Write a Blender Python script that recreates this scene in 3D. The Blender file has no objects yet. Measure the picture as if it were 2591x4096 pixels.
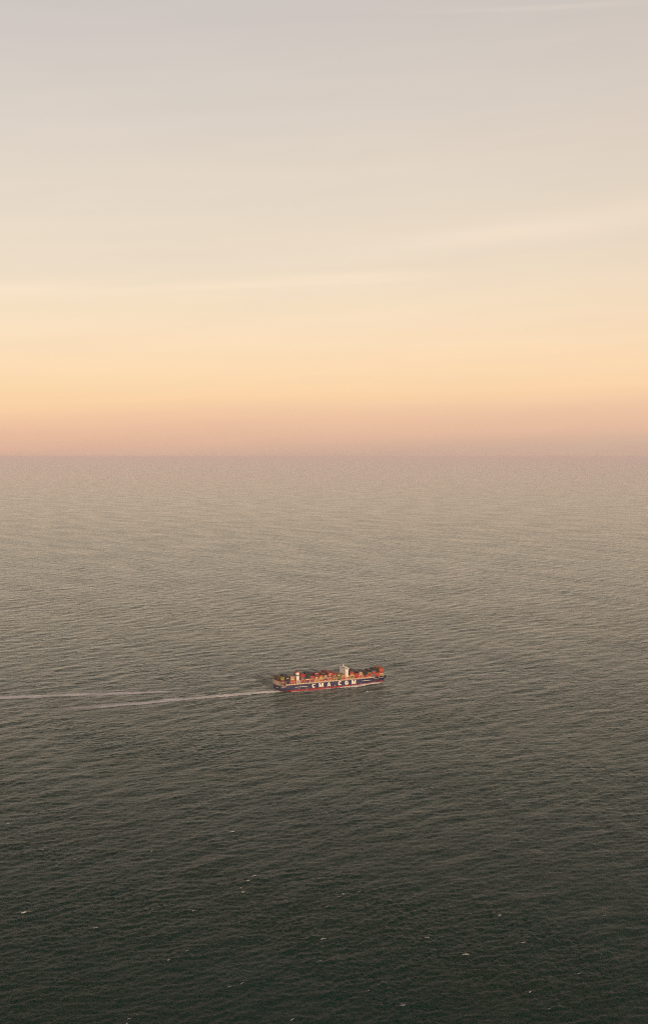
import bpy, bmesh, math, random
import numpy as np
from mathutils import Vector, Matrix

# ------------------------------------------------------------------ camera, sky, sun, exposure
sc = bpy.context.scene
C = sc.collection
R = math.radians
CAM_H = 576.0
cam_d = bpy.data.cameras.new('camera')
cam = bpy.data.objects.new('camera', cam_d)
C.objects.link(cam)
cam.location = (0, 0, CAM_H)
cam.rotation_euler = (R(90 - 2.41), 0, 0)
cam_d.sensor_fit = 'VERTICAL'
cam_d.sensor_height = 36.0
cam_d.lens = 36.0 * 5270 / 4096
cam_d.clip_start = 1.0
cam_d.clip_end = 800000
sc.camera = cam

SUN_EL = 10.0
SUN_DIR = Vector((0.30, -0.954, 0)).normalized()          # horizontal direction towards the sun: behind the camera, to the right
sun_az = math.atan2(SUN_DIR.x, SUN_DIR.y)                 # from +Y towards +X
to_sun = Vector((SUN_DIR.x * math.cos(R(SUN_EL)), SUN_DIR.y * math.cos(R(SUN_EL)), math.sin(R(SUN_EL))))
sd = bpy.data.lights.new('sun', 'SUN')
sd.energy = 2.8
sd.angle = R(0.5)
sd.color = (1.0, 0.65, 0.43)
sun = bpy.data.objects.new('sun', sd)
C.objects.link(sun)
sun.rotation_euler = to_sun.to_track_quat('Z', 'Y').to_euler()
sun.location = (400, -500, 900)

sc.view_settings.view_transform = 'Standard'
sc.view_settings.look = 'None'
sc.view_settings.exposure = 0
sc.view_settings.gamma = 1
sc.view_settings.use_curve_mapping = False
sc.cycles.use_denoising = False
sc.cycles.pixel_filter_type = 'BLACKMAN_HARRIS'
sc.cycles.filter_width = 1.0
sc.cycles.volume_bounces = 4
sc.cycles.max_bounces = 6


def lin(r, g, b):
    def f(c):
        c /= 255.0
        return c / 12.92 if c <= 0.04045 else ((c + 0.055) / 1.055) ** 2.4
    return (f(r), f(g), f(b), 1.0)


class NT:
    """small node-building helper"""
    def __init__(self, tree):
        self.t = tree

    def n(self, typ, **kw):
        o = self.t.nodes.new(typ)
        for k, v in kw.items():
            setattr(o, k, v)
        return o

    def link(self, a, b):
        self.t.links.new(a, b)

    def val(self, x, sock):
        if isinstance(x, (int, float)):
            sock.default_value = x
        else:
            self.link(x, sock)

    def m(self, op, a, b=0.0, c=None, clamp=False):
        o = self.n('ShaderNodeMath', operation=op, use_clamp=clamp)
        self.val(a, o.inputs[0])
        self.val(b, o.inputs[1])
        if c is not None:
            self.val(c, o.inputs[2])
        return o.outputs[0]

    def ramp(self, fac, stops, interp='LINEAR'):
        o = self.n('ShaderNodeValToRGB')
        o.color_ramp.interpolation = interp
        els = o.color_ramp.elements
        while len(els) < len(stops):
            els.new(0.5)
        for e, (p, c) in zip(els, stops):
            e.position = p
            e.color = c
        self.link(fac, o.inputs[0])
        return o.outputs[0]

    def mix(self, fac, a, b, blend='MIX'):
        o = self.n('ShaderNodeMix', data_type='RGBA', blend_type=blend)
        o.clamp_factor = False
        self.val(fac, o.inputs[0])
        for x, s in ((a, o.inputs[6]), (b, o.inputs[7])):
            if isinstance(x, tuple):
                s.default_value = x
            else:
                self.link(x, s)
        return o.outputs[2]


def make_world():
    w = bpy.data.worlds.new('World')
    sc.world = w
    w.use_nodes = True
    T = NT(w.node_tree)
    w.node_tree.nodes.clear()
    out = T.n('ShaderNodeOutputWorld')
    sky = T.n('ShaderNodeTexSky', sky_type='NISHITA')
    sky.sun_disc = False
    sky.sun_elevation = R(SUN_EL)
    sky.sun_rotation = sun_az
    sky.altitude = 500
    sky.air_density = 1.0
    sky.dust_density = 3.0
    bg0 = T.n('ShaderNodeBackground')
    T.link(sky.outputs[0], bg0.inputs[0])
    bg0.inputs[1].default_value = 0.05
    # veil of high thin cloud and dusk haze in view, colour by elevation; sky above the frame darkened to dim the sea
    tc = T.n('ShaderNodeTexCoord')
    sx = T.n('ShaderNodeSeparateXYZ')
    T.link(tc.outputs['Generated'], sx.inputs[0])
    X, Y, Z = sx.outputs
    el = T.m('MULTIPLY', T.m('ARCSINE', Z), 180 / math.pi)                      # degrees
    az = T.m('MULTIPLY', T.m('ARCTAN2', X, Y), 180 / math.pi)                   # degrees, + to the right
    # slow wavering of the layers, long and flat
    mp = T.n('ShaderNodeCombineXYZ')
    T.link(T.m('MULTIPLY', az, 0.035), mp.inputs[0])
    T.link(T.m('MULTIPLY', el, 0.22), mp.inputs[1])
    nz = T.n('ShaderNodeTexNoise')
    nz.inputs['Scale'].default_value = 1.0
    nz.inputs['Detail'].default_value = 2.5
    T.link(mp.outputs[0], nz.inputs['Vector'])
    wav = T.m('MULTIPLY', T.m('SUBTRACT', nz.outputs[0], 0.5), 1.0)
    # bands lie a little higher towards the right, fading with height
    lim = T.m('MAXIMUM', T.m('MINIMUM', az, 30.0), -30.0)
    tilt = T.m('MULTIPLY', lim, -0.03)
    e2 = T.m('ADD', T.m('ADD', el, tilt), wav)
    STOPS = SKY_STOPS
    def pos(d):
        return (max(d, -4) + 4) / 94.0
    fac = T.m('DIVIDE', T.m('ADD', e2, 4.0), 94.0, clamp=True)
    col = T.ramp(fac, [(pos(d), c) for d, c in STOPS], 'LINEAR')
    # thin cirrus streaks
    total = None
    for (a0, e0, la, le, slope, amp) in (
            (-3.4, 7.35, 5.0, 0.16, 0.055, 0.0765), (0.6, 7.75, 3.6, 0.13, 0.03, 0.0595), (2.2, 7.55, 2.2, 0.10, 0.05, 0.034),
            (8.5, 9.6, 8.0, 0.55, 0.10, 0.085), (9.0, 18.3, 4.0, 0.10, -0.01, 0.085), (-14, 7.0, 4.0, 0.3, 0.0, 0.051)):
        da = T.m('SUBTRACT', az, a0)
        de = T.m('SUBTRACT', T.m('ADD', el, T.m('MULTIPLY', wav, 0.35)), T.m('ADD', T.m('MULTIPLY', da, slope), e0))
        q = T.m('ADD', T.m('POWER', T.m('ABSOLUTE', T.m('DIVIDE', da, la)), 2.0), T.m('POWER', T.m('ABSOLUTE', T.m('DIVIDE', de, le)), 2.0))
        g = T.m('MULTIPLY', T.m('EXPONENT', T.m('MULTIPLY', q, -1.0)), amp)
        total = g if total is None else T.m('ADD', total, g)
    mp2 = T.n('ShaderNodeCombineXYZ')
    T.link(T.m('MULTIPLY', az, 0.12), mp2.inputs[0])
    T.link(T.m('ADD', T.m('MULTIPLY', el, 1.3), T.m('MULTIPLY', az, -0.08)), mp2.inputs[1])
    nz2 = T.n('ShaderNodeTexNoise')
    nz2.inputs['Scale'].default_value = 1.0
    nz2.inputs['Detail'].default_value = 4.0
    T.link(mp2.outputs[0], nz2.inputs['Vector'])
    fine = T.m('MULTIPLY', T.m('SUBTRACT', nz2.outputs[0], 0.5), 0.10)
    gain = T.m('ADD', T.m('ADD', total, fine), 1.0)
    cw = T.n('ShaderNodeCombineColor')
    T.link(gain, cw.inputs[0]); T.link(gain, cw.inputs[1]); T.link(gain, cw.inputs[2])
    col2 = T.mix(1.0, col, cw.outputs[0], 'MULTIPLY')
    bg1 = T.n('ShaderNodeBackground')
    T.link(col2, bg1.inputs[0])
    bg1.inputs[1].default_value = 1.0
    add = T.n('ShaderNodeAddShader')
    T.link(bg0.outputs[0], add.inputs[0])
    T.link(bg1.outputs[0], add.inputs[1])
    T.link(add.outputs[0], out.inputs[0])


# elevation in degrees, colour of the whole sky there (sRGB); what the Nishita sky gives already is taken off
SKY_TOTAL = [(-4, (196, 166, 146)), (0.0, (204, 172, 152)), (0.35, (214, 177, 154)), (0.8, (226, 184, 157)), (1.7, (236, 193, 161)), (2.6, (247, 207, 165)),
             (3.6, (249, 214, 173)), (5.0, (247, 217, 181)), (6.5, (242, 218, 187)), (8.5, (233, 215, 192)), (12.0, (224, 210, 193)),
             (15.5, (213, 202, 191)), (19.0, (203, 194, 187)), (23.5, (174, 169, 166)), (27, (130, 130, 131)), (31, (86, 90, 96)), (37, (57, 64, 74)), (50, (46, 55, 68)), (90, (40, 49, 64))]  # unseen stops above the frame, darkened so the near sea reflects less
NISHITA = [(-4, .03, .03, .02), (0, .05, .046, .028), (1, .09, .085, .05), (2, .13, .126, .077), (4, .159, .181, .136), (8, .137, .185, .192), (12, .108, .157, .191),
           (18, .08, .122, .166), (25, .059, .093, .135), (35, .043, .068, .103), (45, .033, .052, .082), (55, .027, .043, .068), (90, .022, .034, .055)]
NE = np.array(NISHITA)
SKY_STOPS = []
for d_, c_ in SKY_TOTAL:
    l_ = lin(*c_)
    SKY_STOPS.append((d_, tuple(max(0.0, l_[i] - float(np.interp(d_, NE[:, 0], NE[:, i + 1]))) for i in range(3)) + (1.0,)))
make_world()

# ------------------------------------------------------------------ material helpers
MATS = {}


def paint(name, col, rough=0.55, var=0.18, scale=0.15, rust=0.0, jitter=0.0):
    """weathered paint: base colour with uneven fading and a little rust"""
    if name in MATS:
        return MATS[name]
    m = bpy.data.materials.new(name)
    m.use_nodes = True
    T = NT(m.node_tree)
    b = m.node_tree.nodes['Principled BSDF']
    tc = T.n('ShaderNodeTexCoord')
    nz = T.n('ShaderNodeTexNoise')
    nz.inputs['Scale'].default_value = scale
    nz.inputs['Detail'].default_value = 5
    T.link(tc.outputs['Object'], nz.inputs['Vector'])
    c = lin(*col) if max(col) > 1 else (*col, 1.0)
    dark = tuple(x * (1 - var) for x in c[:3]) + (1,)
    lite = tuple(min(1, x * (1 + var) + 0.01 * var) for x in c[:3]) + (1,)
    cc = T.ramp(nz.outputs[0], [(0.3, dark), (0.7, lite)])
    if jitter:
        oi = T.n('ShaderNodeObjectInfo')
        hv = T.n('ShaderNodeHueSaturation')
        T.link(T.m('ADD', T.m('MULTIPLY', oi.outputs['Random'], jitter), 1 - jitter / 2), hv.inputs['Value'])
        T.link(T.m('ADD', T.m('MULTIPLY', oi.outputs['Random'], 0.03), 0.485), hv.inputs['Hue'])
        T.link(cc, hv.inputs['Color'])
        cc = hv.outputs[0]
    if rust:
        n2 = T.n('ShaderNodeTexNoise')
        n2.inputs['Scale'].default_value = scale * 2.7
        n2.inputs['Detail'].default_value = 8
        T.link(tc.outputs['Object'], n2.inputs['Vector'])
        k = T.ramp(n2.outputs[0], [(0.62, (0, 0, 0, 1)), (0.72, (rust, rust, rust, 1))])
        cc = T.mix(k, cc, (0.10, 0.045, 0.02, 1))
    T.link(cc, b.inputs['Base Color'])
    b.inputs['Roughness'].default_value = rough
    MATS[name] = m
    return m


# ------------------------------------------------------------------ the sea: wave field in world space
rng = np.random.default_rng(11)
WDIR = np.array([math.cos(R(-50)), math.sin(R(-50))])        # the waves run towards here


def fft_field(N, L, spec, seed):
    r = np.random.default_rng(seed)
    k1 = np.fft.fftfreq(N, d=L / N) * 2 * np.pi
    kx, ky = np.meshgrid(k1, k1, indexing='xy')
    k = np.hypot(kx, ky)
    k[0, 0] = 1e-6
    amp = np.sqrt(np.maximum(spec(kx, ky, k), 0))
    amp[0, 0] = 0
    h = np.fft.ifft2(amp * (r.normal(size=(N, N)) + 1j * r.normal(size=(N, N)))).real
    return h / h.std()


def wave_spec(lp, lmin, lmax, spread):
    kp = 2 * np.pi / lp
    def f(kx, ky, k):
        cosd = (kx * WDIR[0] + ky * WDIR[1]) / k
        s = np.exp(-1.25 * (kp / k) ** 2) / k ** 4
        s *= (np.abs(cosd) ** spread) * 0.93 + 0.07
        lam = 2 * np.pi / k
        return s * (lam > lmin) * (lam < lmax)
    return f


def gust_spec(kx, ky, k):
    al = kx * WDIR[0] + ky * WDIR[1]
    ac = -kx * WDIR[1] + ky * WDIR[0]
    return np.exp(-((al * 190) ** 2 + (ac * 75) ** 2) / 2) + 0.12 * np.exp(-((al * 60) ** 2 + (ac * 30) ** 2) / 2)


N = 1024
F_SWELL = fft_field(512, 1811.0, wave_spec(80, 40, 200, 4), 3)
F_WIND = fft_field(N, 977.0, wave_spec(24, 4, 50, 2), 4)
F_CHOP = fft_field(N, 641.0, wave_spec(9, 2.0, 16, 1.5), 5)
F_GUST = fft_field(512, 5200.0, gust_spec, 6)


def sample(F, L, x, y, rot=0.0):
    n = F.shape[0]
    c, s = math.cos(rot), math.sin(rot)
    u = ((c * x - s * y) / L % 1.0) * n
    v = ((s * x + c * y) / L % 1.0) * n
    i = np.floor(u).astype(np.int64); j = np.floor(v).astype(np.int64)
    fu = u - i; fv = v - j
    i %= n; j %= n
    i1 = (i + 1) % n; j1 = (j + 1) % n
    return (F[j, i] * (1 - fu) + F[j, i1] * fu) * (1 - fv) + (F[j1, i] * (1 - fu) + F[j1, i1] * fu) * fv


SH = {}          # ship frame, set below; used to calm and roughen the water next to the hull


def sea_height(x, y):
    x = np.asarray(x, float); y = np.asarray(y, float)
    r = np.hypot(x, y)
    g = sample(F_GUST, 5200.0, x, y)
    rough = np.clip(1.0 + 0.55 * g, 0.3, 2.4)
    h = 0.36 * sample(F_SWELL, 1811.0, x, y, -0.3)
    h += 0.25 * sample(F_WIND, 977.0, x, y) * (0.75 + 0.25 * rough)
    h += 0.105 * sample(F_CHOP, 641.0, x, y, 0.09) * rough
    h += 0.06 * sample(F_CHOP, 397.0, x, y, 0.75) * rough
    fade = np.clip((16000 - r) / 6000, 0, 1) * np.clip((r - 300) / 500, 0, 1)
    return h * fade * 1.0


def numpy_mesh(name, co, quads):
    me = bpy.data.meshes.new(name)
    nv, nf = len(co), len(quads)
    me.vertices.add(nv)
    me.vertices.foreach_set('co', np.ascontiguousarray(co, dtype=np.float32).ravel())
    me.loops.add(nf * 4)
    me.loops.foreach_set('vertex_index', np.ascontiguousarray(quads, dtype=np.int32).ravel())
    me.polygons.add(nf)
    me.polygons.foreach_set('loop_start', np.arange(0, nf * 4, 4, dtype=np.int32))
    me.polygons.foreach_set('use_smooth', np.ones(nf, dtype=bool))
    me.update(calc_edges=True)
    return me


ROUGH_LO, SHEEN, SHEEN_R = 0.0, 0.34, 0.20


def make_sea():
    # one polar sheet round the viewpoint's foot: fine where it is looked at, coarse elsewhere
    half = R(19.5)
    a_d = np.arange(-half, half, 0.00092)
    a_o = np.linspace(half, 2 * np.pi - half, 70)[:-1]
    ang = np.concatenate([a_d, a_o])
    r_d = np.exp(np.arange(math.log(1080), math.log(15000), 0.00195))
    r_i = np.linspace(5, 1060, 16)
    r_o = np.exp(np.linspace(math.log(15200), math.log(250000), 60))
    rad = np.concatenate([r_i, r_d, r_o])
    A, RR = np.meshgrid(ang, rad)
    x = (RR * np.sin(A)).ravel(); y = (RR * np.cos(A)).ravel()
    z = sea_height(x, y)
    na, nr = len(ang), len(rad)
    i = np.arange(nr - 1)[:, None] * na; j = np.arange(na)[None, :]; j1 = (j + 1) % na
    q = np.stack([i + j, i + na + j, i + na + j1, i + j1], -1).reshape(-1, 4)[:, ::-1]
    me = numpy_mesh('sea', np.stack([x, y, z], -1), q)
    o = bpy.data.objects.new('sea', me)
    C.objects.link(o)
    o['kind'] = 'structure'
    m = bpy.data.materials.new('sea_water')
    m.use_nodes = True
    T = NT(m.node_tree)
    b = m.node_tree.nodes['Principled BSDF']
    geo = T.n('ShaderNodeNewGeometry')
    mp = T.n('ShaderNodeMapping', vector_type='TEXTURE')
    mp.inputs['Rotation'].default_value = (0, 0, R(-58))
    mp.inputs['Scale'].default_value = (1.0, 2.3, 1.0)
    T.link(geo.outputs['Position'], mp.inputs['Vector'])
    n1 = T.n('ShaderNodeTexNoise')
    n1.inputs['Scale'].default_value = 0.5
    n1.inputs['Detail'].default_value = 5
    n1.inputs['Roughness'].default_value = 0.6
    T.link(mp.outputs[0], n1.inputs['Vector'])
    bump = T.n('ShaderNodeBump')
    bump.inputs['Strength'].default_value = 1.0
    bump.inputs['Distance'].default_value = 0.42
    T.link(n1.outputs[0], bump.inputs['Height'])
    T.link(bump.outputs[0], b.inputs['Normal'])
    # plankton-green water with slow drifts of tint
    n2 = T.n('ShaderNodeTexNoise')
    n2.inputs['Scale'].default_value = 0.004
    n2.inputs['Detail'].default_value = 4
    T.link(geo.outputs['Position'], n2.inputs['Vector'])
    T.link(T.ramp(n2.outputs[0], [(0.3, (0.001, 0.038, 0.028, 1)), (0.7, (0.003, 0.036, 0.020, 1))]), b.inputs['Base Color'])
    # gust patches and slicks: the fine ripple is rougher in some patches than in others, drawn out along the wind
    mg = T.n('ShaderNodeMapping', vector_type='TEXTURE')
    mg.inputs['Rotation'].default_value = (0, 0, R(-58))
    mg.inputs['Scale'].default_value = (2.6, 1.0, 1.0)
    T.link(geo.outputs['Position'], mg.inputs['Vector'])
    n3 = T.n('ShaderNodeTexNoise')
    n3.inputs['Scale'].default_value = 0.006
    n3.inputs['Detail'].default_value = 5
    T.link(mg.outputs[0], n3.inputs['Vector'])
    T.link(T.m('ADD', T.m('MULTIPLY', n3.outputs[0], 0.40), ROUGH_LO), b.inputs['Roughness'])
    b.inputs['Sheen Weight'].default_value = SHEEN
    b.inputs['Sheen Roughness'].default_value = SHEEN_R
    b.inputs['Sheen Tint'].default_value = (0.59, 0.73, 0.81, 1)
    b.inputs['IOR'].default_value = 1.333
    b.inputs['Specular IOR Level'].default_value = 0.016
    me.materials.append(m)
    return o


# ------------------------------------------------------------------ ship frame
TH = R(27.5)
ORG = np.array([-106.0, 3188.4])                # starboard corner of the transom, on the water plane
AX = np.array([math.cos(TH), math.sin(TH)])     # towards the bow
BX = np.array([-math.sin(TH), math.cos(TH)])    # towards port
LEN, BEAM, DECK = 311.0, 41.0, 17.0
HB = BEAM / 2
CTR = ORG + BX * HB                             # centreline at the transom
SHIP_M = Matrix(((AX[0], BX[0], 0, CTR[0]), (AX[1], BX[1], 0, CTR[1]), (0, 0, 1, 0), (0, 0, 0, 1)))
# ship coordinates: x forward from the transom, y to port (starboard is negative), z up from the water

make_sea()

# ------------------------------------------------------------------ mesh helpers
def box(bm, x0, x1, y0, y1, z0, z1, mi=0):
    vs = [bm.verts.new(p) for p in ((x0, y0, z0), (x1, y0, z0), (x1, y1, z0), (x0, y1, z0), (x0, y0, z1), (x1, y0, z1), (x1, y1, z1), (x0, y1, z1))]
    for f in ((0, 3, 2, 1), (4, 5, 6, 7), (0, 1, 5, 4), (1, 2, 6, 5), (2, 3, 7, 6), (3, 0, 4, 7)):
        bm.faces.new([vs[i] for i in f]).material_index = mi


def prism(bm, pts, y0, y1):
    """polygon in the x-z plane pulled from y0 to y1 (pts counter-clockwise seen from -y)"""
    a = [bm.verts.new((x, y0, z)) for x, z in pts]
    b = [bm.verts.new((x, y1, z)) for x, z in pts]
    bm.faces.new(a)
    bm.faces.new(b[::-1])
    n = len(pts)
    for i in range(n):
        bm.faces.new((a[i], b[i], b[(i + 1) % n], a[(i + 1) % n]))


def tube(bm, p, q, r0, r1=None, n=8):
    r1 = r0 if r1 is None else r1
    p, q = Vector(p), Vector(q)
    d = (q - p).normalized()
    s = d.orthogonal().normalized(); t = d.cross(s)
    A = [bm.verts.new(p + (s * math.cos(2 * math.pi * k / n) + t * math.sin(2 * math.pi * k / n)) * r0) for k in range(n)]
    B = [bm.verts.new(q + (s * math.cos(2 * math.pi * k / n) + t * math.sin(2 * math.pi * k / n)) * r1) for k in range(n)]
    for k in range(n):
        bm.faces.new((A[k], A[(k + 1) % n], B[(k + 1) % n], B[k]))
    bm.faces.new(A[::-1]); bm.faces.new(B)


def obj(name, bm, mats, parent=None, smooth=False):
    bmesh.ops.recalc_face_normals(bm, faces=bm.faces)
    me = bpy.data.meshes.new(name)
    bm.to_mesh(me)
    bm.free()
    for m in (mats if isinstance(mats, (list, tuple)) else [mats]):
        me.materials.append(m)
    if smooth:
        me.polygons.foreach_set('use_smooth', np.ones(len(me.polygons), dtype=bool))
    o = bpy.data.objects.new(name, me)
    C.objects.link(o)
    o.parent = parent
    return o


def part(name, mat, parent, *boxes):
    bm = bmesh.new()
    for bx in boxes:
        box(bm, *bx)
    return obj(name, bm, mat, parent)


# ------------------------------------------------------------------ the ship
NAVY = paint('navy_hull_paint', (0.022, 0.030, 0.090), 0.5, 0.35, 0.06, rust=0.5)
RED = paint('red_boot_topping', (0.22, 0.014, 0.018), 0.55, 0.35, 0.08, rust=0.4)
CREAM = paint('cream_deck_paint', (0.62, 0.50, 0.40), 0.6, 0.2, 0.2, rust=0.5)
WHITE = paint('white_paint', (0.84, 0.83, 0.80), 0.5, 0.06, 0.2, rust=0.08)
LETTER = paint('white_lettering', (0.82, 0.81, 0.76), 0.5, 0.05, 0.3)
DARK = paint('dark_steel', (0.03, 0.03, 0.035), 0.6, 0.2, 0.3)
DECKM = paint('deck_red_oxide', (0.12, 0.05, 0.04), 0.75, 0.3, 0.2)
GLASS = paint('dark_window_glass', (0.015, 0.02, 0.025), 0.12, 0.1, 0.5)
FUNRED = paint('funnel_red', (0.62, 0.03, 0.035), 0.5, 0.1, 0.3)
FUNNAVY = paint('funnel_navy', (0.018, 0.02, 0.07), 0.5, 0.1, 0.3)
ORANGE = paint('lifeboat_orange', (0.72, 0.16, 0.03), 0.45, 0.1, 0.5)

ship = bpy.data.objects.new('container_ship', None)
C.objects.link(ship)
ship.matrix_world = SHIP_M
ship['label'] = 'huge navy blue container ship with white CMA CGM lettering under way at sea'
ship['category'] = 'ship'


def smooth01(t):
    t = np.clip(t, 0, 1)
    return t * t * (3 - 2 * t)


def half_breadth(u, z):
    """half breadth of the hull at x = u, height z"""
    top = HB * np.where(u > 238, np.sqrt(np.maximum(0, 1 - (np.maximum(u - 238, 0) / (LEN - 238)) ** 2.3)), 1)
    wl_end = LEN - 12.0
    low = HB * np.where(u > 205, np.maximum(0, 1 - (np.clip((u - 205) / (wl_end - 205), 0, 1)) ** 1.75), 1)
    k = np.clip(z / DECK, 0, 1.12)
    b = low + (top - low) * k ** 2.1
    # stern: wall sides narrow towards the water
    t = np.clip(u / 46.0, 0, 1)
    foot = 0.42 + 0.58 * smooth01(t)
    zz = np.clip(z / 11.0, 0, 1)
    b = b * (foot + (1 - foot) * (1 - (1 - zz) ** 2.4))
    return b


def hull():
    us = np.concatenate([np.linspace(0, 50, 21), np.linspace(58, 200, 16), np.linspace(206, LEN, 46)])
    SPLIT = 5.2
    zr = np.concatenate([np.linspace(-5, SPLIT, 8)])
    zb = np.linspace(SPLIT, 1.0 * DECK, 12)

    def rake(u, z):                     # the stem leans forward, the counter leans aft
        w = smooth01((u - 250) / (LEN - 250))
        dx = -w * 15.0 * (1 - np.clip(z / DECK, 0, 1.2)) ** 1.15
        lean = smooth01(1 - u / 30.0) * 3.0 * np.clip(1 - z / 12.0, 0, 1)
        return u + dx + lean

    def counter(u):                     # underside of the stern rises clear of the water
        return 4.6 - 9.6 * smooth01(u / 62.0)

    def top_z(u):                       # sheer rising to the forecastle
        return 1.0 + 0.10 * smooth01((u - 245) / 22.0)

    for nm, zs, mat in (('boot_topping', zr, RED), ('hull', zb, NAVY)):
        bm = bmesh.new()
        grid = {}
        for s in (-1, 1):
            for i, u in enumerate(us):
                for j, z in enumerate(zs):
                    z2 = z if nm == 'boot_topping' else SPLIT + (z - SPLIT) * (top_z(u) * DECK - SPLIT) / (DECK - SPLIT)
                    z2 = max(z2, float(counter(u)) + 0.02 * j) if nm == 'boot_topping' else z2
                    b = float(half_breadth(u, z2))
                    if i == len(us) - 1:
                        b = 0.0
                    x = float(rake(u, z2))
                    if b < 1e-4 and s == 1:
                        grid[s, i, j] = grid[-1, i, j]
                    else:
                        grid[s, i, j] = bm.verts.new((x, s * b, z2))
        for s in (-1, 1):
            for i in range(len(us) - 1):
                for j in range(len(zs) - 1):
                    vs = [grid[s, i, j], grid[s, i + 1, j], grid[s, i + 1, j + 1], grid[s, i, j + 1]]
                    vs = list(dict.fromkeys(vs))
                    if len(vs) > 2:
                        try:
                            bm.faces.new(vs)
                        except ValueError:
                            pass
        if nm == 'boot_topping':        # underside of the counter
            for i in range(20):
                bm.faces.new([grid[-1, i, 0], grid[1, i, 0], grid[1, i + 1, 0], grid[-1, i + 1, 0]])
        for j in range(len(zs) - 1):    # transom
            try:
                bm.faces.new([grid[1, 0, j], grid[-1, 0, j], grid[-1, 0, j + 1], grid[1, 0, j + 1]])
            except ValueError:
                pass
        o = obj(nm, bm, mat, ship, True)
        o.data.set_sharp_from_angle(angle=R(35))
        if nm == 'hull':
            keep = o
    # deck plate just under the rail
    bm = bmesh.new()
    L_, R_ = [], []
    for u in us[:-1]:
        z = float(top_z(u)) * DECK - (0.06 if u < 240 else 1.3)
        b = float(half_breadth(u, z)) - 0.05
        x = float(rake(u, z)) + (0.06 if u == 0 else 0)
        L_.append(bm.verts.new((x, b, z))); R_.append(bm.verts.new((x, -b, z)))
    for i in range(len(L_) - 1):
        bm.faces.new((R_[i], R_[i + 1], L_[i + 1], L_[i]))
    obj('deck', bm, DECKM, ship)
    return keep


hull_o = hull()

# lettering on the flat of the starboard side -----------------------------------------------------
def arc(cx, cz, rx, rz, a0, a1, n=10):
    return [(cx + rx * math.cos(R(a0 + (a1 - a0) * i / n)), cz + rz * math.sin(R(a0 + (a1 - a0) * i / n))) for i in range(n + 1)]


def ring_strip(bm, outer, inner, y0, y1):
    n = len(outer)
    for i in range(n - 1):
        prism(bm, [outer[i], outer[i + 1], inner[i + 1], inner[i]], y0, y1)


def letter(ch, u0, u1, z0, z1, y=-HB):
    bm = bmesh.new()
    w, h = u1 - u0, z1 - z0
    Y0, Y1 = y - 0.05, y + 0.01
    P = lambda a, b: (u0 + a * w, z0 + b * h)
    poly = lambda *pts: prism(bm, [P(*p) for p in pts], Y0, Y1)
    if ch in 'CG':
        e = -38 if ch == 'C' else -10
        ou = [P(0.5 + 0.5 * math.copysign(abs(math.cos(R(a))) ** 0.7, math.cos(R(a))), 0.5 + 0.5 * math.copysign(abs(math.sin(R(a))) ** 0.7, math.sin(R(a)))) for a in np.linspace(36, 360 + e, 26)]
        inn = [P(0.5 + 0.14 * math.copysign(abs(math.cos(R(a))) ** 0.7, math.cos(R(a))), 0.5 + 0.25 * math.copysign(abs(math.sin(R(a))) ** 0.7, math.sin(R(a)))) for a in np.linspace(36, 360 + e, 26)]
        ring_strip(bm, ou, inn, Y0, Y1)
        if ch == 'G':
            prism(bm, [P(*p) for p in ((0.52, 0.34), (1.0, 0.34), (1.0, 0.53), (0.52, 0.53))], Y0 - 0.02, Y1 - 0.005)
    elif ch == 'M':
        poly((0, 0), (0.25, 0), (0.25, 1), (0, 1))
        poly((0.75, 0), (1, 0), (1, 1), (0.75, 1))
        poly((0.25, 1), (0.25, 0.5), (0.41, 0), (0.5, 0), (0.5, 0.36), (0.32, 1))
        poly((0.75, 1), (0.68, 1), (0.5, 0.36), (0.5, 0), (0.59, 0), (0.75, 0.5))
    elif ch == 'A':
        poly((0, 0), (0.29, 0), (0.5, 0.80), (0.5, 1), (0.33, 1))
        poly((1, 0), (0.67, 1), (0.5, 1), (0.5, 0.80), (0.71, 0))
        prism(bm, [P(*p) for p in ((0.27, 0.17), (0.73, 0.17), (0.66, 0.38), (0.34, 0.38))], Y0 - 0.02, Y1 - 0.005)
    return obj('letter', bm, LETTER, hull_o)


for ch, a, b in (('C', 86.5, 96.2), ('M', 105.5, 118), ('A', 128, 138.5), ('C', 159.5, 169), ('G', 178.5, 188.3), ('M', 197.5, 209.5)):
    letter(ch, a, b, 6.3, 16.0)
# pale rubbing lines fore and aft of the name, and pilot marks
for a, b, z in ((40, 74, 11.2), (227, 255, 11.8)):
    bm = bmesh.new()
    n = 10
    for i in range(n):
        x0, x1 = a + (b - a) * i / n, a + (b - a) * (i + 1) / n
        y0, y1 = -float(half_breadth(x0, z)) - 0.18, -float(half_breadth(x1, z)) - 0.18
        vs = [bm.verts.new(p) for p in ((x0, y0, z - 0.42), (x1, y1, z - 0.42), (x1, y1, z + 0.42), (x0, y0, z + 0.42), (x0, y0 + 0.6, z - 0.42), (x1, y1 + 0.6, z - 0.42), (x1, y1 + 0.6, z + 0.42), (x0, y0 + 0.6, z + 0.42))]
        for f in ((0, 1, 2, 3), (3, 2, 6, 7), (0, 4, 5, 1)):
            bm.faces.new([vs[k] for k in f])
    obj('rubbing_line', bm, LETTER, hull_o)
for u in (50, 73, 150.5, 224):
    y = -float(half_breadth(u, 6.6))
    part('pilot_mark', LETTER, hull_o, (u - 0.45, u + 0.45, y - 0.06, y + 0.1, 5.6, 7.4))
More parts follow.
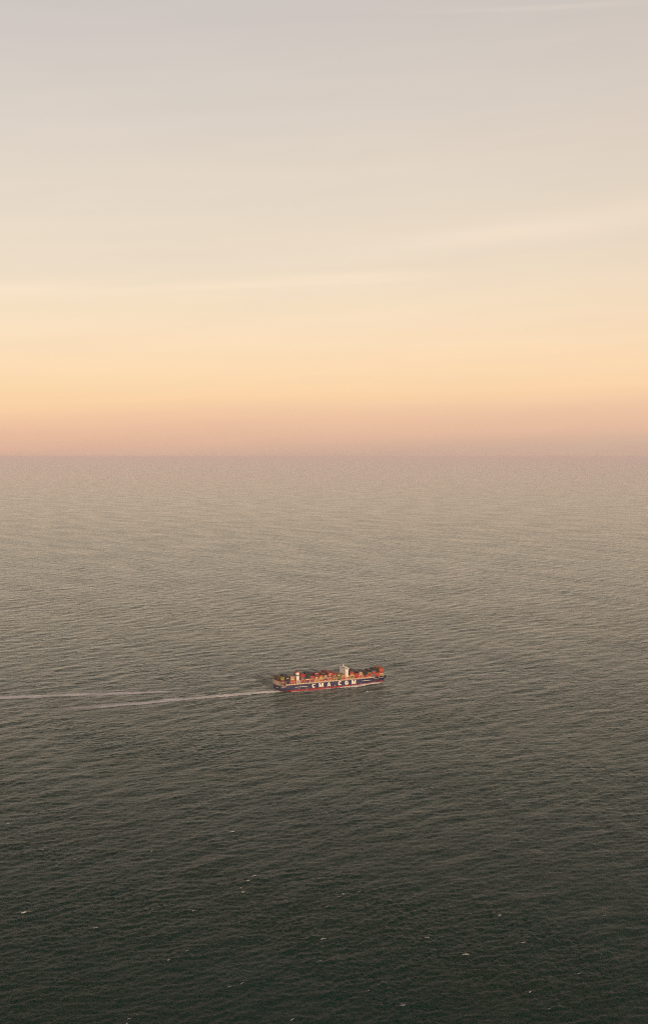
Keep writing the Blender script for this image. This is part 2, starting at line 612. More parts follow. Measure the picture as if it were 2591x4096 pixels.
# small name and port of registry on the transom, too small to read
bm = bmesh.new()
rr = random.Random(5)
y = 4.5
for k in range(13):
    w = rr.uniform(0.5, 0.85)
    if k != 3:
        box(bm, -0.07, 0.01, y - w, y, 10.6, 11.9)
    y -= w + 0.25
obj('stern_lettering', bm, LETTER, hull_o)['kind'] = 'stuff'
bm = bmesh.new()
y = 1.6
for k in range(6):
    box(bm, -0.07, 0.01, y - 0.4, y, 9.0, 9.9)
    y -= 0.62
obj('stern_lettering', bm, LETTER, hull_o)['kind'] = 'stuff'
part('mooring_recess', CREAM, hull_o, (4, 15, -HB - 0.04, -HB + 0.3, 13.4, 15.2))
# bow knuckle line and anchor pocket
bm = bmesh.new()
for i in range(10):
    x0, x1 = 263 + 3.6 * i, 263 + 3.6 * (i + 1)
    zz = 14.8
    pts = []
    for x in (x0, x1):
        # inverse of the stem rake at this height
        pts.append((x, -float(half_breadth(x + 1.4 * (x - 250) / 61, zz)) - 0.25))
    vs = [bm.verts.new(p) for p in ((x0, pts[0][1], zz - .25), (x1, pts[1][1], zz - .25), (x1, pts[1][1], zz + .3), (x0, pts[0][1], zz + .3), (x0, pts[0][1] + 1, zz + .3), (x1, pts[1][1] + 1, zz + .3))]
    bm.faces.new(vs[:4]); bm.faces.new((vs[3], vs[2], vs[5], vs[4]))
obj('knuckle_line', bm, LETTER, hull_o)

# deck-edge walkway: stanchions, rail beam and coaming, each side
BASE = 20.0                                   # level of the hatch covers
PITCH = 12.6
for s in (-1, 1):
    bm = bmesh.new()
    x = 18.0
    while x < 262:
        b = float(half_breadth(x, DECK)) - 0.4
        box(bm, x - 0.75, x + 0.75, s * b - 0.35, s * b + 0.35, DECK, BASE - 0.7)
        x += 4.2
    obj('stanchion_row', bm, CREAM, ship)['kind'] = 'stuff'
    bm = bmesh.new()
    x = 16.0
    while x < 262:
        b = float(half_breadth(x + 4, DECK)) - 0.4
        box(bm, x, x + 7.99, s * b - 0.45, s * b + 0.45, BASE - 0.69, BASE - 0.05)
        x += 8.0
    obj('walkway_beam', bm, CREAM, ship)
    bm = bmesh.new()
    x = 16.0
    while x < 262:
        b = float(half_breadth(x + 4, DECK)) - 2.2
        box(bm, x, x + 7.99, s * b - 0.2, s * b + 0.2, DECK, BASE - 0.3)
        x += 8.0
    obj('hatch_coaming', bm, CREAM, ship)

# ------------------------------------------------------------------ containers
PAL = {'red': (0.46, 0.038, 0.03), 'dark red': (0.22, 0.030, 0.028), 'maroon': (0.17, 0.045, 0.05), 'orange': (0.50, 0.105, 0.03),
       'tan': (0.50, 0.28, 0.12), 'cream': (0.62, 0.45, 0.28), 'yellow': (0.50, 0.31, 0.07), 'olive': (0.20, 0.20, 0.035),
       'navy': (0.014, 0.022, 0.045), 'grey': (0.17, 0.14, 0.16), 'brown': (0.16, 0.075, 0.03), 'black': (0.012, 0.013, 0.016),
       'dark green': (0.03, 0.05, 0.025)}
CM = {k: paint('container_' + k.replace(' ', '_'), tuple(a * 0.8 for a in v), 0.6, 0.2, 0.35, rust=0.45, jitter=0.3) for k, v in PAL.items()}
CLEN, CWID, CHGT = 11.0, 2.06, 3.08


def container_bm(bm, x, y, z, L=CLEN, mi=0):
    """corrugated box; x aft end, y centre, z bottom"""
    n = 7
    y0, y1 = y - CWID / 2, y + CWID / 2
    z0, z1 = z + 0.03, z + CHGT - 0.03
    prof = [(x, 0.0)]
    for k in range(n):
        a = x + 0.25 + (L - 0.5) * k / n
        st = (L - 0.5) / n
        prof += [(a + 0.15 * st, 0.07), (a + 0.6 * st, 0.07), (a + 0.75 * st, 0.0)]
    prof += [(x + L, 0.0)]
    lo, hi = [], []
    for px, d in prof:
        lo.append((bm.verts.new((px, y0 + d, z0)), bm.verts.new((px, y1 - d, z0))))
        hi.append((bm.verts.new((px, y0 + d, z1)), bm.verts.new((px, y1 - d, z1))))
    fs = []
    for i in range(len(prof) - 1):
        fs.append(bm.faces.new((lo[i][0], lo[i + 1][0], hi[i + 1][0], hi[i][0])))
        fs.append(bm.faces.new((hi[i][1], hi[i + 1][1], lo[i + 1][1], lo[i][1])))
        fs.append(bm.faces.new((hi[i][0], hi[i + 1][0], hi[i + 1][1], hi[i][1])))
    fs.append(bm.faces.new((hi[0][0], hi[0][1], lo[0][1], lo[0][0])))
    fs.append(bm.faces.new((lo[-1][0], lo[-1][1], hi[-1][1], hi[-1][0])))
    for f in fs:
        f.material_index = mi


def unit_mesh(col, L):
    bm = bmesh.new()
    container_bm(bm, 0, 0, 0, L)
    me = bpy.data.meshes.new('shipping_container')
    bmesh.ops.recalc_face_normals(bm, faces=bm.faces)
    bm.to_mesh(me); bm.free()
    me.materials.append(CM[col])
    return me


UM = {}
def cmesh(col, L=CLEN):
    if (col, L) not in UM:
        UM[col, L] = unit_mesh(col, L)
    return UM[col, L]


bm = bmesh.new()
box(bm, 2.2, 8.6, -0.05, 0.03, 1.05, 1.95)
box(bm, 2.2, 4.0, -0.05, 0.03, 0.55, 0.95)
bmesh.ops.recalc_face_normals(bm, faces=bm.faces)
LOGO_ME = bpy.data.meshes.new('lettering_panel')
bm.to_mesh(LOGO_ME); bm.free()
LOGO_ME.materials.append(paint('container_lettering', (0.66, 0.60, 0.48), 0.5, 0.25, 0.8))

ORD = ['lowest', 'second', 'third', 'fourth', 'fifth', 'sixth', 'seventh', 'eighth']
NTH = ['first', 'second', 'third', 'fourth', 'fifth', 'sixth', 'seventh', 'eighth', 'ninth', 'tenth', 'eleventh', 'twelfth', 'thirteenth', 'fourteenth', 'fifteenth', 'sixteenth', 'seventeenth', 'eighteenth']
SHIP_PY = SHIP_M


def container(x, y, z, col, label, group, L=CLEN, logo=False):
    o = bpy.data.objects.new('shipping_container', cmesh(col, L))
    C.objects.link(o)
    o.matrix_world = SHIP_PY @ Matrix.Translation((x, y, z))
    o['label'] = label
    o['category'] = 'container'
    o['group'] = group
    if logo:
        l = bpy.data.objects.new('lettering_panel', LOGO_ME)
        C.objects.link(l)
        l.parent = o
        l.location = (rr.uniform(-0.8, 1.2), -CWID / 2, rr.uniform(-0.1, 0.3))
    return o


# bays from the stern: aft end x, base z, colours of the starboard stack from the TOP down, heights of the inner rows (fractions across), name of the place
r_, dr, ma, og, ta, cr, ye, ol, na, gr, br, bk = 'red', 'dark red', 'maroon', 'orange', 'tan', 'cream', 'yellow', 'olive', 'navy', 'grey', 'brown', 'black'
X0 = 1.2
BAYS = [
    (X0, 17.2, [ol, ol, ma, dr, ma, br, bk], [7, 7, 7, 7, 7, 7], 'stack at the very stern', [br, br, ol, dr, br]),
    (X0 + PITCH * 1 + 1.2, BASE, [na, na, na, na, na, na], [6, 6, 7, 7, 6, 5], 'stack next to the sternmost one', [na, bk, na, br]),
    (X0 + PITCH * 2 + 1.4, BASE, [cr, ta, cr, r_, r_, r_], [6, 6, 6, 5, 5, 5], 'last stack aft of the funnel', [ta, br, cr]),
    (X0 + PITCH * 4.25 + 1.2, BASE, [r_, r_, gr, gr, r_, r_, ol], [7, 7, 7, 7, 7, 7], 'stack just forward of the funnel', [dr, br, r_, br]),
    (X0 + PITCH * 5.25 + 1.2, BASE, [cr, ma, ma], [5, 6, 6, 6, 6, 5], 'low second stack ahead of the funnel', [bk, na, bk]),
    (X0 + PITCH * 6.25 + 1.2, BASE, [r_, gr, r_, r_, gr], [5, 5, 6, 7, 7, 7], 'third stack forward of the funnel', [na, bk, gr]),
    (X0 + PITCH * 7.25 + 1.2, BASE, [r_, dr, ma, og, og, ta, ta], [7, 7, 6, 6, 6, 6], 'tall fourth stack ahead of the funnel', [dr, ma, bk]),
    (X0 + PITCH * 8.25 + 1.2, BASE, [og, ye, ye, ta, r_], [5, 5, 5, 6, 6, 6], 'fifth stack forward of the funnel', [ma, dr, gr]),
    (X0 + PITCH * 9.25 + 1.2, BASE, [ma, gr, cr, ma, dr], [5, 5, 6, 6, 6, 6], 'sixth stack forward of the funnel', [ma, dr, br]),
    (X0 + PITCH * 10.25 + 1.2, BASE, [r_, og, r_, gr, r_, og], [6, 7, 7, 7, 7, 7], 'seventh stack forward of the funnel', [dr, ma, dr]),
    (X0 + PITCH * 11.25 + 1.2, BASE, [r_, gr, ol, r_, ol], [5, 6, 6, 6, 6, 6], 'third stack aft of the bridge', [dr, r_, ma]),
    (X0 + PITCH * 12.25 + 1.2, BASE, [ol, ol, ol, ol, 'dark green'], [4, 4, 4, 4, 4, 4], 'second stack aft of the bridge', [ol, 'dark green', bk]),
    (X0 + PITCH * 13.25 + 1.2, BASE, [ta, ta, ta, r_], [4, 4, 4, 4, 4, 4], 'stack just aft of the bridge', [ta, br, ta]),
    (X0 + PITCH * 15.15 + 1.2, BASE, [r_, ye, ye, br, ol], [6, 6, 6, 5, 5, 5], 'stack just forward of the bridge', [ma, bk, gr]),
    (X0 + PITCH * 16.15 + 1.2, BASE, [r_, r_, r_, r_], [4, 4, 6, 6, 6, 6], 'second stack forward of the bridge', [na, bk, na]),
    (X0 + PITCH * 17.15 + 1.2, BASE, [gr, ta, ta, r_, ta], [5, 5, 5, 5, 5, 5], 'third stack forward of the bridge', [gr, ma, na]),
    (X0 + PITCH * 18.15 + 1.2, BASE, [dr, r_], [4, 5, 5, 5, 5, 5], 'low fourth stack ahead of the bridge', [bk, bk, na]),
    (X0 + PITCH * 19.15 + 1.2, BASE, [ol, r_, r_, ta], [4, 4, 4, 4, 4, 5], 'third stack from the bow', [ma, gr, dr]),
    (X0 + PITCH * 20.15 + 1.2, BASE, [gr, og, r_, gr, gr], [5, 5, 5, 5, 5, 5], 'second stack from the bow', [gr, na, bk]),
]
ROWS = 18
inner = bmesh.new()
COLS = list(PAL)
mats_inner = [CM[c] for c in COLS]
rr = random.Random(21)
PITCHY = 2.18
DECK_Y = [-(HB - 1.35) + PITCHY * i for i in range(ROWS)]
n_ind = 0


def inner_height(prof, near, row):
    t = (row - 1) / (ROWS - 2) * (len(prof) - 1)
    h = prof[int(round(t))]
    return max(1, h + (rr.choice((0, 0, 0, 0, -1)) if row > 3 else 0))


def fill_bay(x, z0, near, prof, place, mixc, rows=DECK_Y, all_ind=False):
    global n_ind
    n = len(near)
    for t in range(n):
        col = near[n - 1 - t]
        tier = 'top' if t == n - 1 else ('lowest' if t == 0 else ORD[t])
        word = f'{col} shipping container, top one of the {place}' if t == n - 1 else (
            f'{col} shipping container, lowest in the {place}' if t == 0 else f'{col} shipping container, {ORD[t]} tier up in the {place}')
        container(x, rows[0], z0 + t * CHGT, col, word, 'containers along the starboard edge', logo=rr.random() < 0.34)
        n_ind += 1
    for i, y in enumerate(rows[1:], 1):
        h = inner_height(prof, n, i)
        for t in range(h):
            c = rr.choice(mixc) if rr.random() < 0.88 else rr.choice(COLS)
            if all_ind:
                container(x, y, z0 + t * CHGT, c, f'{c} container, {NTH[i]} from right in {ORD[t] if t else "lowest"} tier of stern face',
                          'container ends facing aft at the stern')
                n_ind += 1
            elif t == h - 1 and i <= 3:
                container(x, y, z0 + t * CHGT, c, f'{c} container atop {NTH[i]} starboard row, {place}', 'containers topping the inboard rows')
                n_ind += 1
            else:
                container_bm(inner, x, y, z0 + t * CHGT, mi=COLS.index(c))


for k, (x, z0, near, prof, place, mixc) in enumerate(BAYS):
    fill_bay(x, z0, near, prof, place, mixc, all_ind=(k == 0))

# forward bays where the hull narrows: fewer rows, the tall block stands inboard of the edge
xb = X0 + PITCH * 21.15 + 1.2
ys = [y for y in DECK_Y if abs(y) < 17.2]
fill_bay(xb, BASE, [og, r_, r_], [3, 5, 6, 6, 6, 6], 'stack at the bow end', [bk, bk, na], rows=ys)
xb2 = xb + PITCH * 0.98
ys2 = [y for y in DECK_Y if abs(y) < 13.0]
fill_bay(xb2, BASE + 0.3, [og, og, r_, dr, cr, ta], [6, 7, 7, 7, 7, 6], 'foremost stack by the foremast', [og, r_, ta, dr], rows=ys2)

# engine casing bay: a few inboard containers aft of the funnel house
xf = X0 + PITCH * 3 + 2.0
for i in range(4, ROWS - 1):
    for t in range(4):
        container_bm(inner, xf - 0.4, DECK_Y[i], BASE + t * CHGT, L=6.0, mi=COLS.index(rr.choice([br, br, ma, ol])))
bmesh.ops.recalc_face_normals(inner, faces=inner.faces)
me = bpy.data.meshes.new('container_mass')
inner.to_mesh(me); inner.free()
for m in mats_inner:
    me.materials.append(m)
o = bpy.data.objects.new('container_mass', me)
C.objects.link(o)
o.matrix_world = SHIP_PY
o['label'] = 'mass of stacked shipping containers filling the deck inboard of the starboard stacks'
o['category'] = 'containers'
o['kind'] = 'stuff'

# lashing bridges between the bays, hatch covers under them
def lashing_bridge(x, half, z0=DECK, top=BASE + 7.6):
    bm = bmesh.new()
    nn = 9
    for k in range(nn):
        y = -half + 2 * half * k / (nn - 1)
        box(bm, x - 0.42, x + 0.42, y - 0.42, y + 0.42, z0, top)
    for z in (BASE + 3.3, BASE + 6.9):
        box(bm, x - 0.3, x + 0.3, -half, half, z, z + 0.35)
    return obj('lashing_bridge', bm, CREAM, ship)


for k, bay in enumerate(BAYS):
    x = bay[0]
    lashing_bridge(x - 0.8, HB - 0.5 if k < 17 else float(half_breadth(x, DECK)) - 0.6)
    if k in (2, 12):
        lashing_bridge(x + CLEN + 0.8, HB - 0.5)
    if k:
        part('hatch_cover', DECKM, ship, (x, x + CLEN, -HB + 2.4, HB - 2.4, BASE - 0.9, BASE - 0.02))
lashing_bridge(xb - 0.8, 17.0)
lashing_bridge(xb + CLEN + 0.6, 14.0)
lashing_bridge(xb2 + CLEN + 0.8, 11.0, top=BASE + 5)

# bridge tower ---------------------------------------------------------------------------------
xt = X0 + PITCH * 14.25 + 1.9
tower = bpy.data.objects.new('bridge_tower', None)
C.objects.link(tower); tower.parent = ship
Z = DECK
part('accommodation_block', WHITE, tower, (xt, xt + 8.0, -15.0, 15.0, Z, Z + 27.0))
part('bridge_deck', WHITE, tower, (xt - 0.8, xt + 8.6, -15.6, 15.6, Z + 27.05, Z + 27.6))
wheel = part('wheelhouse', WHITE, tower, (xt + 1.0, xt + 8.0, -12.5, 12.5, Z + 27.62, Z + 30.6), (xt + 0.6, xt + 8.5, -13.0, 13.0, Z + 30.62, Z + 31.0))
for k in range(9):
    y = -10.6 + k * 2.4
    part('window', GLASS, wheel, (xt + 0.94, xt + 1.04, y, y + 1.9, Z + 28.8, Z + 30.0))
for k in range(2):
    part('window', GLASS, wheel, (xt + 2.0 + 3 * k, xt + 4.0 + 3 * k, -12.56, -12.45, Z + 28.8, Z + 30.0))
for s in (-1, 1):
    w = part('bridge_wing', WHITE, tower, (xt + 2.2, xt + 7.2, min(s * 12.6, s * 21.0), max(s * 12.6, s * 21.0), Z + 27.62, Z + 28.8))
    part('wing_bracket', WHITE, w, (xt + 3.4, xt + 4.4, min(s * 14.6, s * 18.2), max(s * 14.6, s * 18.2), Z + 25.4, Z + 27.6))
    part('wing_cab', WHITE, w, (xt + 2.6, xt + 6.8, min(s * 18.6, s * 21.0), max(s * 18.6, s * 21.0), Z + 28.82, Z + 30.5))
for fl in range(8):
    z = Z + 3.4 + 3.05 * fl
    for k in range(5):
        y = -10.6 + k * 5.0
        part('window', GLASS, tower, (xt - 0.03, xt + 0.06, y, y + 0.7, z, z + 0.7))
    for k in range(2):
        part('window', GLASS, tower, (xt + 1.5 + 3 * k, xt + 2.4 + 3 * k, -15.03, -14.94, z, z + 0.9))
    part('deck_edge', WHITE, tower, (xt - 0.35, xt + 8.2, -15.3, 15.3, z - 1.15, z - 0.95))
for (dx, y, h, rad) in ((3.0, 3.0, 6.5, 0.45), (3.0, -2.0, 6.0, 0.45), (5.0, -8.0, 4.2, 0.35), (4.0, 8.5, 3.8, 0.35)):
    bm = bmesh.new()
    tube(bm, (xt + dx, y, Z + 31.0), (xt + dx, y, Z + 31.0 + h), rad, rad * 0.7)
    box(bm, xt + dx - 0.2, xt + dx + 0.2, y - 1.3, y + 1.3, Z + 31.0 + h * 0.7, Z + 31.0 + h * 0.7 + 0.35)
    obj('mast', bm, WHITE, tower)
for y in (-5.0, 6.0):
    bm = bmesh.new()
    bmesh.ops.create_uvsphere(bm, u_segments=12, v_segments=8, radius=0.95, matrix=Matrix.Translation((xt + 5, y, Z + 32.3)))
    tube(bm, (xt + 5, y, Z + 30.95), (xt + 5, y, Z + 31.8), 0.3)
    obj('radome', bm, WHITE, tower, True)
# house beside the tower on the starboard side, with the lifeboat's davits
part('side_house', CREAM, ship, (xt - 0.4, xt + 11.6, -HB + 2.8, -15.1, DECK, DECK + 3.6))
for dx in (2.6, 8.6):
    bm = bmesh.new()
    for a in range(7):
        a0, a1 = R(180 - a * 22), R(180 - (a + 1) * 22)
        cy, cz = -HB + 4.2, DECK + 9.0
        tube(bm, (xt + dx, cy - 2.6 * math.cos(a0) * -1, cz + 2.6 * math.sin(a0)), (xt + dx, cy - 2.6 * math.cos(a1) * -1, cz + 2.6 * math.sin(a1)), 0.42, n=6)
    tube(bm, (xt + dx, -HB + 6.7, DECK + 3.6), (xt + dx, -HB + 6.7, DECK + 9.3), 0.45, n=6)
    obj('davit', bm, WHITE, ship)


def lifeboat(px, py, pz):
    bm = bmesh.new()
    n, m = 14, 12
    rings = []
    for i in range(n + 1):
        t = i / n
        w = max(0.05, math.sin(math.pi * t) ** 0.55)
        ring = []
        for j in range(m):
            a = 2 * math.pi * j / m
            yy = 1.45 * w * math.copysign(abs(math.cos(a)) ** 0.8, math.cos(a))
            zz = (1.5 if math.sin(a) > 0 else 1.35) * (0.35 + 0.65 * w) * math.copysign(abs(math.sin(a)) ** 0.8, math.sin(a))
            ring.append(bm.verts.new(((t - 0.5) * 7.6, yy, zz)))
        rings.append(ring)
    for i in range(n):
        for j in range(m):
            bm.faces.new((rings[i][j], rings[i + 1][j], rings[i + 1][(j + 1) % m], rings[i][(j + 1) % m]))
    bm.faces.new(rings[0][::-1]); bm.faces.new(rings[-1])
    root = bpy.data.objects.new('lifeboat', None)
    C.objects.link(root)
    root.matrix_world = SHIP_PY @ Matrix.Translation((px, py, pz))
    root['label'] = 'small orange enclosed lifeboat hanging from davits beside the white bridge tower'
    root['category'] = 'lifeboat'
    h = obj('boat_hull', bm, ORANGE, root, True)
    part('canopy', ORANGE, root, (0.6, 2.4, -0.8, 0.8, 1.2, 1.95))
    part('keel', DARK, root, (-3.0, 3.0, -0.12, 0.12, -1.5, -1.2))
    part('window', GLASS, root, (0.9, 2.1, -0.84, -0.78, 1.45, 1.8))


lifeboat(xt + 5.6, -HB + 2.2, DECK + 6.2)

# funnel ----------------------------------------------------------------------------------------
xq = X0 + PITCH * 3 + 9.0
fun = bpy.data.objects.new('funnel', None)
C.objects.link(fun); fun.parent = ship


def chamfer_block(name, mat, parent, x0, x1, y0, y1, z0, z1, c=1.0, t=0.0):
    bm = bmesh.new()
    def ring(z, k):
        return [bm.verts.new(p) for p in ((x0 + c + k, y0 + k, z), (x1 - c - k, y0 + k, z), (x1 - k, y0 + c + k, z), (x1 - k, y1 - c - k, z), (x1 - c - k, y1 - k, z), (x0 + c + k, y1 - k, z), (x0 + k, y1 - c - k, z), (x0 + k, y0 + c + k, z))]
    a, b = ring(z0, 0), ring(z1, t)
    for i in range(8):
        bm.faces.new((a[i], a[(i + 1) % 8], b[(i + 1) % 8], b[i]))
    bm.faces.new(a[::-1]); bm.faces.new(b)
    return obj(name, bm, mat, parent)


fy0, fy1 = -13.2, -4.2
part('engine_casing', CREAM, ship, (xq - 2.2, xq + 7.0, -HB + 3.5, HB - 3.5, DECK, DECK + 10.8))
chamfer_block('lower_casing', WHITE, fun, xq - 0.6, xq + 6.8, fy0, fy1, DECK + 10.8, DECK + 21.0, 0.6)
chamfer_block('navy_band', FUNNAVY, fun, xq - 0.68, xq + 6.88, fy0 - 0.08, fy1 + 0.08, DECK + 21.0, DECK + 23.0, 0.6)
chamfer_block('white_band', WHITE, fun, xq - 0.6, xq + 6.8, fy0, fy1, DECK + 23.0, DECK + 28.2, 0.6, 0.15)
chamfer_block('red_top', FUNRED, fun, xq - 0.45, xq + 6.65, fy0 + 0.15, fy1 - 0.15, DECK + 28.2, DECK + 30.6, 0.6, 0.25)
for dx, dy in ((1.2, 2.0), (3.0, 4.5), (1.5, 6.6), (4.8, 2.6), (4.6, 6.2)):
    bm = bmesh.new()
    tube(bm, (xq + dx, fy0 + dy, DECK + 30.6), (xq + dx - 0.5, fy0 + dy, DECK + 33.0 + (dx % 1)), 0.55, 0.5)
    obj('exhaust_pipe', bm, DARK, fun)
part('louvre', DARK, fun, (xq + 1.2, xq + 2.6, fy0 - 0.05, fy0 + 0.05, DECK + 18.0, DECK + 20.0))
for dx, y, h in ((8.4, -HB + 2.4, 4.5), (10.2, -HB + 4.0, 6.0), (9.6, -HB + 1.4, 3.0)):
    bm = bmesh.new()
    tube(bm, (xq + dx, y, DECK), (xq + dx, y, DECK + h), 0.55)
    tube(bm, (xq + dx, y, DECK + h), (xq + dx, y, DECK + h + 0.8), 1.0, 0.85)
    obj('vent', bm, CREAM, ship)
part('doorway', DARK, ship, (xq + 0.8, xq + 3.4, -HB + 3.44, -HB + 3.56, DECK + 3.2, DECK + 8.4))

# foremast, breakwater and windlasses on the forecastle -----------------------------------------
ZF = DECK * 1.10 - 1.3
bm = bmesh.new()
tube(bm, (LEN - 20, 0, ZF), (LEN - 20, 0, ZF + 25.5), 0.75, 0.4)
box(bm, LEN - 20.3, LEN - 19.7, -2.0, 2.0, ZF + 19, ZF + 19.4)
obj('foremast', bm, CREAM, ship)
part('breakwater', CREAM, ship, (LEN - 24.5, LEN - 23.9, -10.0, 10.0, ZF, ZF + 4.2))
for y in (-4.0, 4.0):
    bm = bmesh.new()
    tube(bm, (LEN - 13, y - 1.4, ZF + 1.4), (LEN - 13, y + 1.4, ZF + 1.4), 1.2, n=12)
    box(bm, LEN - 14.2, LEN - 11.8, y - 1.6, y + 1.6, ZF, ZF + 0.7)
    obj('windlass', bm, CREAM, ship)
# rail posts at the stern gallery
bm = bmesh.new()
for k in range(10):
    y = -HB + 0.6 + k * (BEAM - 1.2) / 9
    box(bm, 0.35, 0.6, y - 0.13, y + 0.13, DECK, DECK + 7.0)
box(bm, 0.25, 0.65, -HB + 0.6, HB - 0.6, DECK + 3.4, DECK + 3.65)
box(bm, 0.25, 0.65, -HB + 0.6, HB - 0.6, DECK + 6.7, DECK + 6.95)
obj('stern_gantry', bm, CREAM, ship)

# ------------------------------------------------------------------ foam on the water
def foam_mat(name, scale, lo, hi, stretch=(1, 1, 1), rot=0.0):
    m = bpy.data.materials.new(name)
    m.use_nodes = True
    T = NT(m.node_tree)
    b = m.node_tree.nodes['Principled BSDF']
    b.inputs['Base Color'].default_value = (0.88, 0.88, 0.86, 1)
    b.inputs['Roughness'].default_value = 0.9
    geo = T.n('ShaderNodeNewGeometry')
    mp = T.n('ShaderNodeMapping', vector_type='TEXTURE')
    mp.inputs['Rotation'].default_value = (0, 0, rot)
    mp.inputs['Scale'].default_value = stretch
    T.link(geo.outputs['Position'], mp.inputs['Vector'])
    n1 = T.n('ShaderNodeTexNoise')
    n1.inputs['Scale'].default_value = scale
    n1.inputs['Detail'].default_value = 6
    n1.inputs['Roughness'].default_value = 0.65
    T.link(mp.outputs[0], n1.inputs['Vector'])
    at = T.n('ShaderNodeAttribute', attribute_name='foam_amount')
    v = T.m('ADD', n1.outputs[0], T.m('SUBTRACT', at.outputs['Fac'], 0.5))
    k = T.m('DIVIDE', T.m('SUBTRACT', v, lo), hi - lo, clamp=True)
    T.link(T.m('MULTIPLY', k, T.m('MINIMUM', T.m('MULTIPLY', at.outputs['Fac'], 3.0), 1.0)), b.inputs['Alpha'])
    return m


def foam_sheet(name, label, pts_fn, nu, nv, dens_fn, mat, lift=0.35, hump=None):
    U, V = np.meshgrid(np.linspace(0, 1, nu), np.linspace(-1, 1, nv), indexing='ij')
    x, y = pts_fn(U.ravel(), V.ravel())
    z = sea_height(x, y) + lift
    if hump is not None:
        z = z + hump(U.ravel(), V.ravel())
    i = np.arange(nu - 1)[:, None] * nv; j = np.arange(nv - 1)[None, :]
    q = np.stack([i + j, i + nv + j, i + nv + j + 1, i + j + 1], -1).reshape(-1, 4)
    me = numpy_mesh(name, np.stack([x, y, z], -1), q)
    a = me.attributes.new('foam_amount', 'FLOAT', 'POINT')
    a.data.foreach_set('value', np.clip(dens_fn(U.ravel(), V.ravel()), 0, 1).astype(np.float32))
    me.materials.append(mat)
    o = bpy.data.objects.new(name, me)
    C.objects.link(o)
    o['kind'] = 'stuff'
    o['label'] = label
    o['category'] = 'foam'
    return o


def to_world(u, v):
    return CTR[0] + AX[0] * u + BX[0] * v, CTR[1] + AX[1] * u + BX[1] * v


WAKE_M = foam_mat('wake_foam', 0.05, 0.34, 0.70, (6, 1, 1), TH)
HULL_M = foam_mat('hull_foam', 0.16, 0.36, 0.6, (2.5, 1, 1), TH)


# propeller wake: a narrow bright band astern that widens and breaks up
def wake_pts(U, V):
    s = U * 620.0
    half = 9 + 52 * (s / 900) ** 0.75 + 2.0 * np.sin(s * 0.031)
    return to_world(7 - s, 1 + s * 0.03 + 3 * np.sin(s * 0.012) + (half - 9) * 0.55 + V * half)


foam_sheet('wake', 'long pale foam wake trailing astern of the container ship', wake_pts, 420, 21,
           lambda U, V: np.where(V < -0.5, 1 - ((-0.5 - V) / 0.5) ** 2, 1 - ((V + 0.5) / 1.5) ** 1.3)
           * np.interp(U, (0, 0.18, 0.45, 0.7, 1.0), (1.0, 1.0, 0.90, 0.68, 0.30)), WAKE_M, 0.35,
           lambda U, V: 2.2 * np.maximum(0, 1 - V ** 2) * np.exp(-4 * U))


# the slick of an older track, drifting off to port
def drift_pts(U, V):
    s = 140 + U * 800.0
    half = 18 + 26 * U ** 0.7 + 4 * np.sin(s * 0.02)
    return to_world(-s, 100 + (s - 150) * 0.29 + V * half)


foam_sheet('drifting_foam', 'faint streak of drifting foam beyond the main wake', drift_pts, 320, 13,
           lambda U, V: (1 - np.abs(V) ** 2) * np.interp(U, (0, 0.15, 0.35, 0.6, 0.8, 1.0), (0.3, 0.74, 0.70, 0.95, 0.92, 0.7)), WAKE_M)


def side_pts(U, V):
    u = 30 + U * (LEN - 46)
    b = np.array([float(half_breadth(a, 0.6)) for a in u])
    w = 4.0 + 7.0 * (0.5 + 0.5 * np.sin(u * 0.045 + 1.0)) + 12 * np.exp(-((u - 215) / 36) ** 2)
    return to_world(u, -(b - 0.8) - (V + 1) * 0.5 * w)


def wash_hump(U, V):
    t = (V + 1) / 2
    return (0.8 + 2.4 * np.exp(-((U - 0.8) / 0.22) ** 2) + 0.3 * np.sin(U * 60) + 0.25 * np.sin(U * 157 + 1)) * (1 - t ** 1.6)


foam_sheet('hull_wash', 'band of white wash breaking along the starboard waterline', side_pts, 500, 9,
           lambda U, V: (1 - ((V + 1) / 2) ** 3) * (0.56 + 0.40 * np.exp(-((U - 0.74) / 0.2) ** 2) + 0.12 * np.sin(U * 23)), HULL_M, 0.5, wash_hump)


# breaking patch thrown off the bow wave
def patch_fn(cu, cv, lu, lv):
    return lambda U, V: to_world(cu + (U - 0.5) * lu, cv + V * lv)


for nm, lab, cu, cv, lu, lv in (
        ('breaking_wave', 'larger breaking foam patch on the water off the starboard bow', 206, -99, 22, 8),
        ('breaking_wave', 'smaller foam fleck just left of the larger patch off the starboard bow', 193, -106, 8, 4)):
    foam_sheet(nm, lab, patch_fn(cu, cv, lu, lv), 20, 11,
               lambda U, V: np.clip(1.25 * (1 - V ** 2) * (1 - (2 * U - 1) ** 4), 0, 1), HULL_M, 0.4,
               lambda U, V: 1.5 * np.maximum(0, (1 - V ** 2) * (1 - (2 * U - 1) ** 2)))

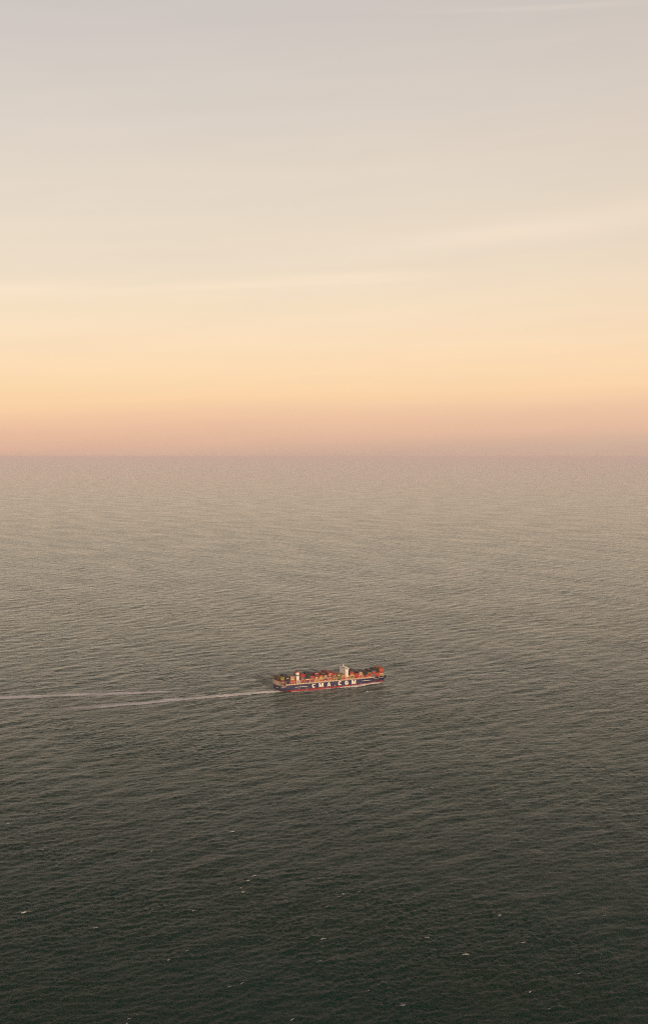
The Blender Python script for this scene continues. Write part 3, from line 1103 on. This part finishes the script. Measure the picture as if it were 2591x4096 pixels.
# whitecaps: ragged flecks of foam on the crests
def whitecaps():
    r = np.random.default_rng(9)
    n = 60000
    dist = np.exp(r.uniform(math.log(1150), math.log(9500), n))
    a = r.uniform(-R(18), R(18), n)
    x, y = dist * np.sin(a), dist * np.cos(a)
    h = sea_height(x, y)
    g = sample(F_GUST, 5200.0, x, y)
    pick = np.where(h + 0.06 * g > 0.98)[0]
    pick = pick[r.permutation(len(pick))[:330]]
    co, quads = [], []
    den = []
    for p in pick:
        L = min(3.8, r.lognormal(math.log(1.7), 0.45)) * (1 + dist[p] / 6000)
        W = L * r.uniform(0.2, 0.45)
        ang = math.atan2(WDIR[1], WDIR[0]) + math.pi / 2 + r.normal(0, 0.3)
        nu, nv = 9, 4
        U, V = np.meshgrid(np.linspace(-1, 1, nu), np.linspace(-1, 1, nv), indexing='ij')
        wob = r.normal(0, 0.25, (nu, 1))
        taper = np.sqrt(np.maximum(0.02, 1 - U ** 2)) * (1 + r.normal(0, 0.25, (nu, nv)))
        lx = U * L; ly = (V * taper + wob) * W
        px = x[p] + lx * math.cos(ang) - ly * math.sin(ang)
        py = y[p] + lx * math.sin(ang) + ly * math.cos(ang)
        pz = sea_height(px, py) + 0.2 + 0.22 * W * np.maximum(0, 1 - V ** 2) * np.maximum(0, 1 - U ** 2)
        base = sum(len(c) for c in co)
        co.append(np.stack([px.ravel(), py.ravel(), pz.ravel()], -1))
        i = np.arange(nu - 1)[:, None] * nv; j = np.arange(nv - 1)[None, :]
        quads.append(base + np.stack([i + j, i + nv + j, i + nv + j + 1, i + j + 1], -1).reshape(-1, 4))
        den.append(np.full(nu * nv, r.uniform(0.3, 0.66)))
    me = numpy_mesh('whitecaps', np.concatenate(co), np.concatenate(quads))
    at = me.attributes.new('foam_amount', 'FLOAT', 'POINT')
    at.data.foreach_set('value', np.concatenate(den).astype(np.float32))
    me.materials.append(foam_mat('whitecap_foam', 0.8, 0.3, 0.8))
    o = bpy.data.objects.new('whitecaps', me)
    C.objects.link(o)
    o['kind'] = 'stuff'
    o['label'] = 'scattered flecks of white foam on the wave crests'
    o['category'] = 'foam'


whitecaps()

# ------------------------------------------------------------------ the air: sea haze
bm = bmesh.new()
box(bm, -255000, 255000, -255000, 255000, -8.0, CAM_H + 25)
hz = bpy.data.materials.new('sea_haze')
hz.use_nodes = True
T = NT(hz.node_tree)
hz.node_tree.nodes.clear()
vo = T.n('ShaderNodeVolumePrincipled')
vo.inputs['Color'].default_value = (0.93, 0.885, 1.0, 1)
vo.inputs['Density'].default_value = 1.6e-5
vo.inputs['Anisotropy'].default_value = -0.14
mo = T.n('ShaderNodeOutputMaterial')
T.link(vo.outputs[0], mo.inputs['Volume'])
ho = obj('haze', bm, hz)
ho['kind'] = 'stuff'
ho['label'] = 'thin warm haze hanging in the air over the sea'
ho['category'] = 'haze'
